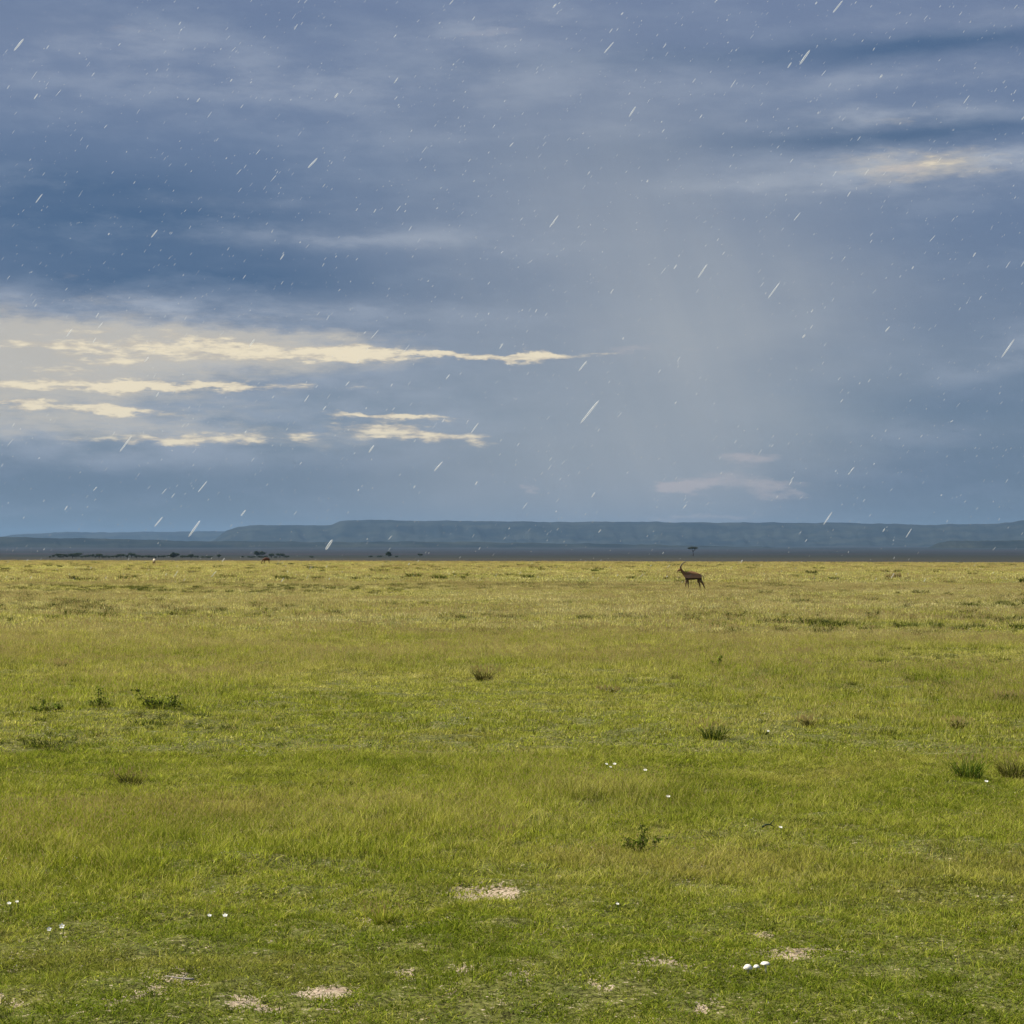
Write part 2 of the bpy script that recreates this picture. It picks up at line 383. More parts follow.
# ------------------------------------------------------------------ haze
def build_haze():
    m, g, out = material('haze_air')
    v = g.new('ShaderNodeVolumePrincipled'); v.inputs['Color'].default_value = (.27, .45, .70, 1)
    v.inputs['Density'].default_value = 4.1e-5; v.inputs['Anisotropy'].default_value = .1
    g.l.new(v.outputs[0], out.inputs['Volume'])
    bm = bmesh.new(); bmesh.ops.create_cube(bm, size=1)
    for q in bm.verts: q.co = Vector((q.co.x * 56000, q.co.y * 56000, -8 + (q.co.z + .5) * 330))
    o = bm_obj('haze', bm, m, smooth=False); tag(o, kind='stuff')
build_haze()

# ------------------------------------------------------------------ grass
def blade_material(name, stops, dist_dry=(.0, .46), trans=.42, seed=0.0, patch=.55):
    m, g, out = material(name)
    at_ = g.new('ShaderNodeAttribute', attribute_name='bc').outputs['Color']
    r, t, b = g.sep(at_)
    pos = g.new('ShaderNodeNewGeometry').outputs['Position']
    px, py, pz = g.sep(pos)
    pf = g.xyz(px, py, seed)
    n1 = g.noise(pf, .11, 4, .6); n2 = g.noise(pf, .8, 4, .6)
    oi = g.new('ShaderNodeObjectInfo').outputs['Random']
    D = g.m('MULTIPLY', g.m('SUBTRACT', n1, .5), patch * 1.6)
    D = g.m('ADD', D, g.m('MULTIPLY', g.m('SUBTRACT', n2, .5), patch * 1.0))
    D = g.m('ADD', D, g.m('MULTIPLY', r, .62))
    D = g.m('ADD', D, g.m('MULTIPLY', oi, .14))
    D = g.m('ADD', D, g.rng(g.vm('LENGTH', pos), 10, 75, dist_dry[0], dist_dry[1], smooth=False))
    D = g.m('ADD', D, g.m('MULTIPLY', t, .16))
    D = g.m('SUBTRACT', D, .12)
    D = g.m('SUBTRACT', D, g.rng(g.m('ADD', g.vm('LENGTH', pos), g.m('MULTIPLY', n2, 2.0)), 11.2, 13.8, .13, 0))   # close-grazed green lawn nearest the track
    c = g.ramp(D, stops)
    n3 = g.noise(g.xyz(px, py, seed + 7.0), .33, 5, .65); c = g.mix(g.rng(n3, .52, .70, 0, .42), c, (.34, .27, .10))
    n4 = g.noise(g.xyz(px, py, seed + 3.0), .55, 4, .65); c = g.mix(g.rng(n4, .54, .70, 0, .25), c, (.07, .11, .018))
    hv = g.m('FRACT', g.m('MULTIPLY_ADD', r, 37.7, g.m('MULTIPLY', oi, 5.3)))
    vv = g.m('MULTIPLY', g.m('MULTIPLY_ADD', hv, 1.3, .35), g.m('MULTIPLY_ADD', oi, .5, .75))
    c = g.vm('SCALE', c); c.node.inputs['Scale'].default_value = 1; g.l.new(vv, c.node.inputs['Scale'])
    c = g.mix(g.m('MULTIPLY', b, .85), c, g.mix(r, (.62, .55, .32), (.42, .30, .17)))
    dif = g.new('ShaderNodeBsdfDiffuse'); g._in(dif.inputs['Color'], c)
    tr = g.new('ShaderNodeBsdfTranslucent'); g._in(tr.inputs[0], g.mix(.5, c, g.mix(1.0, c, (1.5, 1.6, .7), 'MULTIPLY')))
    mx = g.new('ShaderNodeMixShader'); mx.inputs[0].default_value = trans
    g.l.new(dif.outputs[0], mx.inputs[1]); g.l.new(tr.outputs[0], mx.inputs[2]); g.l.new(mx.outputs[0], out.inputs[0])
    return m
GREEN = [(0.0, (.12, .16, .016)), (.20, (.235, .27, .030)), (.40, (.35, .335, .062)), (.64, (.44, .395, .15)), (.88, (.52, .45, .22)), (1, (.64, .56, .33))]
M_GRASS = blade_material('grass_blades', GREEN)
M_HERB = blade_material('herb_leaves', [(0, (.040, .062, .012)), (.5, (.085, .105, .022)), (1, (.16, .15, .045))], (0, .25), .25, 5.0)

def clump(name, n, rad, h, w, mat, lean=.35, seg=3, seed=0, seedheads=0.0, dry=(0, 1), splay=0.0, hv=.5, wind=(0, 0)):
    rg = np.random.default_rng(seed)
    a = rg.random(n) * 2 * PI; rr = rad * np.sqrt(rg.random(n))
    bx = np.cos(a) * rr; by = np.sin(a) * rr
    H = h * (1 - hv + hv * 2 * rg.random(n) ** 1.3)
    la = rg.random(n) * 2 * PI; L = lean * H * (0.2 + 1.3 * rg.random(n))
    lx = np.cos(la) * L + splay * bx / max(rad, 1e-6) * H + wind[0] * H; ly = np.sin(la) * L + splay * by / max(rad, 1e-6) * H + wind[1] * H
    fa = rg.random(n) * PI
    W = w * (.6 + .8 * rg.random(n))
    dr = dry[0] + (dry[1] - dry[0]) * rg.random(n) ** 1.6
    ts = np.linspace(0, 1, seg + 1)
    V = []; C = []
    for k, t in enumerate(ts):
        cx = bx + lx * t * t; cy = by + ly * t * t; cz = H * (t - .18 * t * t * np.clip(L / H, 0, 1)) - .012
        ww = W * (1 - t) ** .7 * .5 if k < seg else W * 0
        for s in ((-1, 1) if k < seg else (0,)):
            V.append(np.stack([cx + s * ww * np.cos(fa), cy + s * ww * np.sin(fa), cz], -1))
            C.append(np.stack([dr, np.full(n, t), np.zeros(n)], -1))
    nv = len(V); V = np.stack(V, 1).reshape(-1, 3); C = np.stack(C, 1).reshape(-1, 3)
    b0 = (np.arange(n) * nv)[:, None]
    Q = [b0 + np.array([[2 * k, 2 * k + 1, 2 * k + 3, 2 * k + 2]]) for k in range(seg - 1)]
    T = b0 + np.array([[2 * seg - 2, 2 * seg - 1, 2 * seg]])
    Fq = np.concatenate(Q) if Q else np.zeros((0, 4), int)
    fl = [f for f in (Fq, T) if len(f)]
    ns = int(n * seedheads)
    if ns:   # slim seed heads on the tallest stems: crossed diamonds
        idx = np.argsort(-H)[:ns]
        tx = bx[idx] + lx[idx]; ty = by[idx] + ly[idx]; tz = H[idx] * (1 - .18 * np.clip(L[idx] / H[idx], 0, 1))
        hl = w * 7; hw = w * 1.1; base = len(V); VV = []; 
        for (ox, oy) in ((1, 0), (0, 1)):
            for (s, q) in ((0, -.6), (1, 0), (0, .6), (-1, 0)):
                VV.append(np.stack([tx + s * hw * ox, ty + s * hw * oy, tz + q * hl], -1))
        VV = np.stack(VV, 1).reshape(-1, 3)
        CC = np.repeat(np.stack([dr[idx], np.ones(ns), np.ones(ns)], -1), 8, 0)
        b1 = (base + np.arange(ns) * 8)[:, None]
        FF = np.concatenate([b1 + np.array([[0, 1, 2, 3]]), b1 + np.array([[4, 5, 6, 7]])])
        V = np.vstack([V, VV]); C = np.vstack([C, CC]); fl = [np.concatenate([Fq, FF]) if len(Fq) else FF, T]
    return mesh_np(name, V, fl, mat, link=False, smooth=False, attrs={'bc': C})

def sow(name, protos, pts, idx, rot, scl, mat):
    """one object whose points carry blade clumps (geometry nodes)"""
    me = bpy.data.meshes.new(name); n = len(pts)
    me.vertices.add(n); me.vertices.foreach_set('co', np.asarray(pts, np.float32).ravel())
    a = me.attributes.new('idx', 'INT', 'POINT'); a.data.foreach_set('value', idx.astype(np.int32))
    a = me.attributes.new('rot', 'FLOAT_VECTOR', 'POINT'); a.data.foreach_set('vector', rot.astype(np.float32).ravel())
    a = me.attributes.new('scl', 'FLOAT_VECTOR', 'POINT'); a.data.foreach_set('vector', scl.astype(np.float32).ravel())
    me.materials.append(mat)
    o = bpy.data.objects.new(name, me); COL.objects.link(o)
    ng = bpy.data.node_groups.new(name + '_sowing', 'GeometryNodeTree')
    ng.interface.new_socket('Geometry', in_out='INPUT', socket_type='NodeSocketGeometry')
    ng.interface.new_socket('Geometry', in_out='OUTPUT', socket_type='NodeSocketGeometry')
    nn = ng.nodes; ll = ng.links
    gi = nn.new('NodeGroupInput'); go = nn.new('NodeGroupOutput')
    jn = nn.new('GeometryNodeJoinGeometry')
    for p in reversed(protos):
        oi = nn.new('GeometryNodeObjectInfo'); oi.inputs['Object'].default_value = p
        oi.inputs['As Instance'].default_value = True
        ll.new(oi.outputs['Geometry'], jn.inputs[0])
    ip = nn.new('GeometryNodeInstanceOnPoints'); ip.inputs['Pick Instance'].default_value = True
    ll.new(gi.outputs[0], ip.inputs['Points']); ll.new(jn.outputs[0], ip.inputs['Instance'])
    for nm, ty, sk in (('idx', 'INT', 'Instance Index'), ('rot', 'FLOAT_VECTOR', 'Rotation'), ('scl', 'FLOAT_VECTOR', 'Scale')):
        na = nn.new('GeometryNodeInputNamedAttribute'); na.data_type = ty; na.inputs[0].default_value = nm
        if nm == 'rot':
            er = nn.new('FunctionNodeEulerToRotation'); ll.new(na.outputs[0], er.inputs[0]); ll.new(er.outputs[0], ip.inputs[sk])
        else: ll.new(na.outputs[0], ip.inputs[sk])
    ll.new(ip.outputs[0], go.inputs[0])
    md = o.modifiers.new('sowing', 'NODES'); md.node_group = ng
    tag(o, kind='stuff'); return o

def wedge(n, r0, r1, half=.30, pad=1.0, rng=RNG):
    y = np.sqrt(rng.random(n) * (r1 ** 2 - r0 ** 2) + r0 ** 2)
    x = (rng.random(n) * 2 - 1) * (half * y + pad)
    return x, y
def gprotos():
    P = []; seed = 1
    # rings: (count per clump, radius, heights, width, segments)
    for ring, (n, rad, h, w, seg) in enumerate([(44, .095, .042, .0046, 3), (60, .20, .050, .0075, 2), (100, .50, .062, .014, 2), (130, 1.5, .085, .034, 2)]):
        k = [1, 1.25, 1.6, 2][ring]
        P.append(clump('short_turf', n, rad, h * .7, w * 1.5, M_GRASS, 1.25, 2, seed, dry=(0, .8))); seed += 1
        P.append(clump('turf_tuft', n, rad * .8, h * 1.25, w, M_GRASS, .5, seg, seed, dry=(0, .8), splay=.3)); seed += 1
        P.append(clump('tall_tuft', int(n * .8), rad * .8, h * [2.2, 1.7, 1.35, 1.2][ring], w * .8, M_GRASS, .6, 3, seed, dry=(0, .9), splay=.45, wind=(.06, 0))); seed += 1
        P.append(clump('dry_stems', int(n * .3), rad * 1.1, h * [2.8, 2.2, 1.7, 1.5][ring], w * .5, M_GRASS, .9, 3, seed, seedheads=.5, dry=(.45, 1.1), wind=(.12, .05))); seed += 1
    return P
def build_grass():
    P = gprotos()
    X = []; I = []; Rr = []; S = []
    for ring, (r0, r1, dens) in enumerate([(8.3, 21, 360), (20, 52, 42), (50, 135, 5.2), (130, 560, .40)]):
        pad = [1.2, 2, 4, 12][ring]
        area = .30 * (r1 ** 2 - r0 ** 2) + 2 * pad * (r1 - r0)
        n = int(area * dens)
        x, y = wedge(n, r0, r1, .30, pad)
        near = 1 - sstep(y, 14, 34)
        bare = bare_val(x, y) if ring == 0 else np.zeros(n)
        gap = fbm(x * 1.7 + 7, y * 1.7, 3)                       # small gaps in the turf
        keep = (RNG.random(n) > sstep(bare, .3, .9) * .86) & (RNG.random(n) > sstep(gap, .56, .70) * .5 * near)
        x, y, gap = x[keep], y[keep], gap[keep]; n = len(x)
        tallness = fbm(x / 5 + 31, y / 5 + 12, 4)                # taller, drier stands come in patches
        tallness = tallness + .26 * sstep(y, 10, 60) + .10 * sstep(fbm(x / 1.2, y / 1.2 + 60, 3), .5, .8) - .13
        u = RNG.random(n)
        pt = .08 + .42 * sstep(tallness, .45, .68); pd = .05 + .32 * sstep(tallness, .42, .75)
        k = np.where(u < pd, 3, np.where(u < pd + pt, 2, np.where(u < pd + pt + .35, 1, 0)))
        hs = (.65 + .7 * fbm(x / 1.1 + 5, y / 1.1, 3)) * (.75 + .5 * RNG.random(n)) * (.7 + .6 * sstep(tallness, .3, .7)) * (.62 + .38 * sstep(y, 10.4, 14))
        ws = .85 + .35 * RNG.random(n)
        X.append(np.stack([x, y, gz(x, y)], -1)); I.append(k + 4 * ring)
        Rr.append(np.stack([(RNG.random(n) - .5) * .25, (RNG.random(n) - .5) * .25, (RNG.random(n) - .5) * 6.28], -1)); S.append(np.stack([ws, ws, hs], -1))
    X = np.concatenate(X); sow('grass', P, X, np.concatenate(I), np.concatenate(Rr), np.concatenate(S), M_GRASS)
    print('grass clumps', len(X))
build_grass()
def build_cover():
    """low dark broad-leaved ground cover scattered through the turf"""
    P = []
    for ring, (n, rad, h, w) in enumerate([(46, .07, .07, .008), (60, .13, .13, .014), (110, .24, .27, .032), (130, .50, .42, .09)]):
        P.append(clump('low_herb', n, rad, h * .72, w * .7, M_HERB, .9, 2, 200 + ring, dry=(0, .8), splay=.7))
    X = []; I = []; Rr = []; S = []
    for ring, (r0, r1, dens) in enumerate([(8.3, 21, 10), (20, 52, 3.2), (50, 135, .60), (130, 520, .024)]):  # nearest dark clumps also stand in for shaded hollows in the turf
        area = .30 * (r1 ** 2 - r0 ** 2) + 4 * (r1 - r0); n = int(area * dens)
        x, y = wedge(n, r0, r1, .30, 2)
        msk = RNG.random(n) < sstep(fbm(x / (3 + ring * 5), y / (3 + ring * 5), 3), .36, .62)
        x, y = x[msk], y[msk]; n = len(x)
        s = .32 + 1.0 * RNG.random(n) ** 2.4
        X.append(np.stack([x, y, gz(x, y)], -1)); I.append(np.full(n, ring))
        Rr.append(np.stack([np.zeros(n), np.zeros(n), RNG.random(n) * 6.28], -1)); S.append(np.stack([s * (.8 + .6 * RNG.random(n)), s, .45 + .5 * s], -1))
    sow('ground_cover', P, np.concatenate(X), np.concatenate(I), np.concatenate(Rr), np.concatenate(S), M_HERB)
build_cover()
def build_florets():
    """countless tiny pale seed and flower heads and painted sparkle over the turf"""
    m = principled('pale_florets', (.72, .68, .55), .6, .3)  # pale colour also stands in for bright glints on the blades
    P = []
    for ring, sz in enumerate((.006, .012, .026)):
        rg = np.random.default_rng(400 + ring); n = 5; V = []; Fq = []
        for k in range(n):
            c = np.array([(rg.random() - .5) * .2, (rg.random() - .5) * .2, .05 + rg.random() * .07])
            b = len(V)
            for dx, dy, dz in ((1, 0, 0), (-1, 0, 0), (0, 1, 0), (0, -1, 0), (0, 0, .7), (0, 0, -.7)): V.append(c + np.array([dx, dy, dz]) * sz * .5 * (.6 + .7 * rg.random()))
            for f in ((0, 2, 4), (2, 1, 4), (1, 3, 4), (3, 0, 4), (2, 0, 5), (1, 2, 5), (3, 1, 5), (0, 3, 5)): Fq.append([b + q for q in f])
        P.append(mesh_np('floret_sprig', np.array(V), np.array(Fq), m, link=False, smooth=False))
    X = []; I = []
    for ring, (r0, r1, dens) in enumerate([(7.6, 21, 3.2), (20, 52, 1.1), (50, 120, .16)]):
        area = .30 * (r1 ** 2 - r0 ** 2) + 4 * (r1 - r0); n = int(area * dens)
        x, y = wedge(n, r0, r1, .30, 2)
        msk = RNG.random(n) < sstep(fbm(x / 2.5 + 77, y / 2.5, 3), .4, .65); x, y = x[msk], y[msk]
        X.append(np.stack([x, y, gz(x, y)], -1)); I.append(np.full(len(x), ring))
    X = np.concatenate(X); n = len(X)
    sow('flower_heads_and_sparkle', P, X, np.concatenate(I), np.stack([np.zeros(n), np.zeros(n), RNG.random(n) * 6.28], -1), np.ones((n, 3)) * (.6 + .5 * RNG.random((n, 1))), m)
build_florets()

# ------------------------------------------------------------------ tussocks and herbs that stand out
M_TUSS = blade_material('tussock_blades', [(0, (.035, .065, .010)), (.45, (.085, .125, .018)), (.8, (.20, .20, .05)), (1, (.36, .31, .14))], (0, .1), .3, 9.0)
M_WEED = blade_material('weed_leaves', [(0, (.09, .125, .022)), (.5, (.15, .18, .035)), (1, (.26, .23, .07))], (0, .15), .5, 15.0)
M_DARK = blade_material('dark_tussock_blades', [(0, (.045, .055, .012)), (.5, (.10, .095, .028)), (1, (.24, .19, .085))], (0, .1), .2, 12.0)
M_STALK = principled('herb_stalk', (.06, .045, .025), .8)
def loc_scale(px, py): p = at(px, py); return p, p.y / F
def tussock(px, py, wpx, hpx, label, mat=None, n=260, seed=0):
    p, s = loc_scale(px, py); w = wpx * s; h = hpx * s
    root = empty('grass_tussock', p); tag(root, label, 'grass tussock')
    bw = max(.006, .9 * s)
    def put(nm, o):
        COL.objects.link(o); o.parent = root
    a = clump('leaf_tuft', n, w * .34, h * .78, bw, mat or M_TUSS, .5, 3, 900 + seed, dry=(0, .85), splay=.8, hv=.7); put('leaf_tuft', a)
    b = clump('seed_stems', n // 4, w * .36, h * .95, bw * .6, M_GRASS, .4, 3, 950 + seed, seedheads=.6, dry=(.3, 1), splay=.7); put('seed_stems', b)
    root['_r'] = w; return root
def herb(px, py, wpx, hpx, label, nst=6, seed=0, mat=None, tilt=0.0):
    """branching broad-leaved weed: stalks that fork, each carrying many small leaves"""
    p, s = loc_scale(px, py); w = wpx * s; h = hpx * s; rg = random.Random(seed)
    root = empty('leafy_weed', p); tag(root, label, 'weed')
    bm = bmesh.new(); V = []; Fq = []; C = []
    ls = max(.020, 2.4 * s)
    for k in range(nst):
        bx = (rg.random() - .5) * w * .8; a = (bx / w) + (rg.random() - .5) * .9 + tilt
        hh = h * (1.0 if k == nst - 1 else .28 + .35 * rg.random()); pts = []
        by = (rg.random() - .5) * w * .3
        for i in range(5):
            t = i / 4; q0 = min(1, t * 2); pts.append((bx * q0 + math.sin(a) * hh * t * (.5 + .5 * t), by * q0 + (rg.random() - .5) * .02 + by * t * .4, hh * t * math.cos(a * .6)))
        tube(bm, pts, [.25 * s + .002 - .0015 * i / 4 for i in range(5)], 5)
        for q in range(60):
            t = rg.random() ** .6 * 3.99; i = int(t); f = t - i
            c = Vector(pts[i]).lerp(Vector(pts[i + 1]), f) + Vector((rg.gauss(0, .09 * w), rg.gauss(0, .08 * w), rg.gauss(0, .05 * h)))
            c.z = max(c.z, .01)
            ax = Vector((rg.gauss(0, 1), rg.gauss(0, 1), rg.gauss(0, .5))).normalized(); b_ = ax.cross(Vector((rg.gauss(0, 1), rg.gauss(0, 1), rg.gauss(0, 1)))).normalized()
            L = ls * (.6 + .8 * rg.random()); W = L * .34; b0 = len(V); rr = rg.random()
            for vv in (c - ax * L * .5, c + b_ * W, c + ax * L * .5, c - b_ * W): V.append(tuple(vv)); C.append((rr * .7, .4, 0))
            Fq.append([b0, b0 + 1, b0 + 2, b0 + 3])
    bm_obj('stalk', bm, M_STALK, root)
    mesh_np('foliage', np.array(V), np.array(Fq), mat or M_WEED, root, smooth=False, attrs={'bc': np.array(C)})
    return root
tussock(714, 740, 30, 17, 'dark green grass tussock standing alone right of centre, below the gazelle', seed=1)
tussock(968, 779, 38, 25, 'largest dark grass tussock, near the right edge, with pale seed stems above it', seed=2, n=340)
tussock(1012, 777, 36, 20, 'wide brownish grass tussock cut by the right edge of the frame', seed=3, mat=M_DARK)
tussock(131, 786, 26, 15, 'low brown dead tussock alone on the left, below the three leafy weeds', seed=4, mat=M_DARK)
tussock(502, 845, 30, 17, 'bright green grass tuft just above the bare soil at the centre', seed=5, mat=M_GRASS)
tussock(383, 922, 26, 16, 'green grass tuft left of the bare soil patch near the bottom centre', seed=6, mat=M_GRASS)
tussock(484, 680, 22, 11, 'dark round tussock near the middle of the picture, above the green tuft', seed=7, mat=M_DARK)
tussock(1008, 699, 26, 7, 'low green tussock at the right edge, above the largest tussock', seed=8)
tussock(808, 727, 12, 9, 'small dull tussock right of the lone dark green tussock', seed=9, mat=M_DARK)
tussock(957, 729, 15, 10, 'small brown tussock above the largest tussock on the right', seed=10, mat=M_DARK)
tussock(608, 691, 24, 5, 'flat dark tussock right of the dark round tussock at mid distance', seed=12, mat=M_DARK)
tussock(62, 669, 14, 7, 'small dark tussock on the left beyond the leafy weeds', seed=13)
tussock(804, 655, 24, 5, 'low dark green clump in two lobes, downhill of the gazelle to its right', seed=14)
tussock(890, 579, 7, 3.5, 'left one of two tiny dark tufts far off at the right', seed=15, mat=M_DARK, n=120)
tussock(898, 579, 7, 4.5, 'right and darker one of two tiny dark tufts far off at the right', seed=16, mat=M_DARK, n=120)
herb(163, 709, 42, 22, 'sprawling leafy weed on the left with a leaning stalk, rightmost of three', 9, 21, tilt=.25)
herb(98, 708, 24, 21, 'leafy weed with one tall stalk, middle of three on the left', 6, 22)
herb(48, 713, 24, 12, 'low leafy weed, leftmost of three on the left', 6, 23)
herb(134, 705, 9, 8, 'small ball of dark leaves between two leafy weeds on the left', 4, 24)
herb(641, 853, 34, 28, 'thin upright weed with small leaves standing alone above the bottom mushrooms', 8, 25)
herb(716, 668, 9, 12, 'thin upright weed right of the low clump below the gazelle', 3, 27)

# ------------------------------------------------------------------ mushrooms, flowers, twigs
M_WHITE = principled('mushroom_white', lambda g: g.mix(g.rng(g.noise(g.new('ShaderNodeTexCoord').outputs['Object'], 60, 4, .6), .4, .7), (.80, .78, .70), (.62, .58, .48)), .6, .3)
M_STEMW = principled('mushroom_stem', (.66, .60, .48), .7)
M_PETAL = principled('petal_white', (.80, .80, .74), .6)
M_YEL = principled('flower_centre', (.55, .42, .06), .7)
M_FSTEM = principled('flower_stem', (.05, .10, .02), .7)
def mushroom(px, py, cap_px, h_px, label, lean=.1, dome=.6):
    p, s = loc_scale(px, py); R = cap_px * s / 2; H = h_px * s
    root = empty('mushroom', p); tag(root, label, 'mushroom', 'white mushrooms at the bottom right')
    bm = bmesh.new(); top = Vector((lean * H, 0, H - R * dome))
    tube(bm, [(0, 0, -.01), (lean * H * .5, 0, (H - R * dome) * .5), tuple(top)], [R * .26, R * .2, R * .22], 10); bm_obj('stem', bm, M_STEMW, root)
    bm = bmesh.new(); n = 18; rings = []
    prof = [(.22, -.04), (.92, -.10), (1.0, 0), (.93, .22), (.72, .46), (.42, .60), (.12, .66)]
    for rr, zz in prof:
        rings.append([bm.verts.new(top + Vector((math.cos(2 * PI * k / n) * rr * R * (1 + .06 * math.sin(3 * k)), math.sin(2 * PI * k / n) * rr * R, zz * R * dome / .6 + .05 * R * math.sin(2 * k)))) for k in range(n)])
    for A, B in zip(rings[:-1], rings[1:]):
        for k in range(n): bm.faces.new((A[k], A[(k + 1) % n], B[(k + 1) % n], B[k]))
    bm.faces.new(rings[-1]); bm.faces.new(rings[0][::-1]); bm_obj('cap', bm, M_WHITE, root)
mushroom(748, 974, 9, 9, 'roundest white mushroom, leftmost of the three beside the bare soil', .0, .8)
mushroom(756, 971, 6.5, 6, 'smallest white mushroom, between the round one and the stalked one', .1, .7)
mushroom(766.5, 974, 9.5, 12, 'white mushroom on a slim tall stalk, rightmost of the three', -.1, .45)
def flower(px, py, dpx, hpx, label, group='white wildflowers in the grass', tilt=.5, seed=0):
    p, s = loc_scale(px, py); R = dpx * s * .43; H = max(hpx * s, .06); rg = random.Random(seed)
    root = empty('wildflower', p, rg.random() * .5); tag(root, label, 'flower', group)
    bm = bmesh.new(); tube(bm, [(0, 0, -.01), (.01, 0, H * .5), (.0, -.01, H)], [.0025, .002, .0018], 6); bm_obj('stem', bm, M_FSTEM, root)
    c = Vector((0, -.01, H)); Mx = Matrix.Rotation(tilt, 4, 'X')
    for k in range(5):
        a = 2 * PI * k / 5 + .3; bm = bmesh.new(); d = Vector((math.cos(a), math.sin(a), .25)); t = Vector((-math.sin(a), math.cos(a), 0))
        pts = [d * .08, d * .45 + t * .30, d * .85 + t * .34, d * 1.02, d * .85 - t * .34, d * .45 - t * .30]
        up = [bm.verts.new(c + Mx @ (q * R + Vector((0, 0, .03 * R)))) for q in pts]; dn = [bm.verts.new(c + Mx @ (q * R - Vector((0, 0, .03 * R)))) for q in pts]
        bm.faces.new(up); bm.faces.new(dn[::-1])
        for i in range(6): bm.faces.new((up[i], dn[i], dn[(i + 1) % 6], up[(i + 1) % 6]))
        bm_obj('petal', bm, M_PETAL, root, False)
    bm = bmesh.new(); bmesh.ops.create_uvsphere(bm, u_segments=8, v_segments=5, radius=R * .2)
    for v in bm.verts: v.co = v.co + c + Mx @ Vector((0, 0, R * .1))
    bm_obj('flower_centre', bm, M_YEL, root)
FL = [(606, 771, 3.6, 7, 'left one of three white flowers close together at mid distance'), (614.5, 771, 4.2, 7, 'largest and rightmost of three white flowers close together at mid distance'),
      (610, 774, 3.4, 7, 'lowest of three white flowers close together at mid distance'), (645, 777, 4.6, 7, 'single white flower just right of the trio at mid distance'),
      (668, 803, 4.8, 8, 'white flower on its own between the trio and the thin weed'), (780, 836, 4.6, 7, 'small white flower beside the dark curved twig, right of centre'),
      (209, 926, 5, 9, 'left one of a white pair in the lower left grass'), (225, 926, 6, 9, 'right and larger one of a white pair in the lower left grass'),
      (62, 937, 6.5, 9, 'white flower facing up at the lower left, right of a drooping one'), (49, 940, 5.5, 11, 'drooping whitish flower at the lower left beside an upright one'),
      (9, 914, 5, 9, 'whitish flower at the left edge of the picture, upper one'), (17, 912, 4, 8, 'smaller whitish flower a little in from the left edge'),
      (617, 914, 4, 7, 'small white flower right of the bottom centre bare soil'), (986, 788, 4.5, 6, 'white flower at the foot of the largest tussock'), (768, 736, 3.2, 6, 'tiny white flower right of the lone dark green tussock')]
for i, f in enumerate(FL): flower(*f, seed=i, tilt=.9 if 'drooping' in f[4] else .45)
def twig(px, py, pts_px, rad_px, label, mat, name='twig', cat='twig'):
    p, s = loc_scale(px, py); root = empty(name, p); tag(root, label, cat)
    bm = bmesh.new(); pts = [Vector((a * s, b * s * 2, max(c * s, .004) + .025)) for a, b, c in pts_px]; n = len(pts)
    tube(bm, pts, [rad_px * s * (1 - .7 * i / (n - 1)) for i in range(n)], 7)
    bm_obj('branch', bm, mat, root)
    bm = bmesh.new(); q = pts[n // 2]; tube(bm, [q, q + Vector((3 * s, s, 3 * s)), q + Vector((5 * s, s, 6 * s))], [rad_px * s * .5, rad_px * s * .35, rad_px * s * .1], 6); bm_obj('side_shoot', bm, mat, root)
M_TWIG = principled('weathered_twig', lambda g: g.mix(g.noise(g.new('ShaderNodeTexCoord').outputs['Object'], 90, 4), (.42, .38, .34), (.22, .19, .16)), .85, bump=(200, .5, .002))
M_DTWIG = principled('dark_leaf', (.02, .04, .012), .7)
twig(182, 987, [(12, 0, 1.5), (7, 0, 2), (0, .5, 2.2), (-8, 1, 3), (-17, 2, 4.5)], 1.3, 'pale grey twig lying in the turf at the bottom left', M_TWIG)
twig(768, 832, [(-6, 0, 1.5), (-2, 0, 4), (2, 0, 4.2), (7, 0, 1.5)], 1.2, 'dark curved twig lying left of a small white flower', M_DTWIG)

# ------------------------------------------------------------------ animals
def coat_material(name, back, flank, band, belly, z_back, z_band, z_belly, leg=(.17, .11, .06)):
    def col(g):
        p = g.new('ShaderNodeTexCoord').outputs['Object']
        n = g.noise(p, 6, 3); x, y, z = g.sep(p); z = g.m('ADD', z, g.m('MULTIPLY', g.m('SUBTRACT', n, .5), .05))
        c = g.mix(g.rng(z, z_belly - .02, z_belly + .02), g.mix(g.m('MULTIPLY', g.rng(x, -.20, -.13), g.rng(x, .30, .24)), (*leg, 1), (*belly, 1)), (*band, 1))
        c = g.mix(g.rng(z, z_band - .02, z_band + .02), c, (*flank, 1)); c = g.mix(g.rng(z, z_back - .05, z_back + .05), c, (*back, 1))
        fine = g.noise(p, 120, 3); return g.mix(g.rng(fine, .3, .7, 0, .25), c, g.mix(1.0, c, (.6, .6, .6), 'MULTIPLY'))
    return principled(name, col, .75, .2)
def skin_mesh(name, verts, edges, radii, mat, parent, sub=2, root=0):
    me = bpy.data.meshes.new(name); me.from_pydata(verts, edges, []); o = bpy.data.objects.new(name, me); COL.objects.link(o)
    sk = o.modifiers.new('skin', 'SKIN'); sk.use_smooth_shade = True
    for v, r in zip(me.skin_vertices[0].data, radii): v.radius = r if isinstance(r, tuple) else (r, r)
    me.skin_vertices[0].data[root].use_root = True
    ss = o.modifiers.new('sub', 'SUBSURF'); ss.levels = sub; ss.render_levels = sub
    dg = bpy.context.evaluated_depsgraph_get(); nm = bpy.data.meshes.new_from_object(o.evaluated_get(dg))
    bpy.data.objects.remove(o); nm.name = name; nm.materials.clear(); nm.materials.append(mat)
    for p in nm.polygons: p.use_smooth = True
    q = bpy.data.objects.new(name, nm); COL.objects.link(q); q.parent = parent; return q
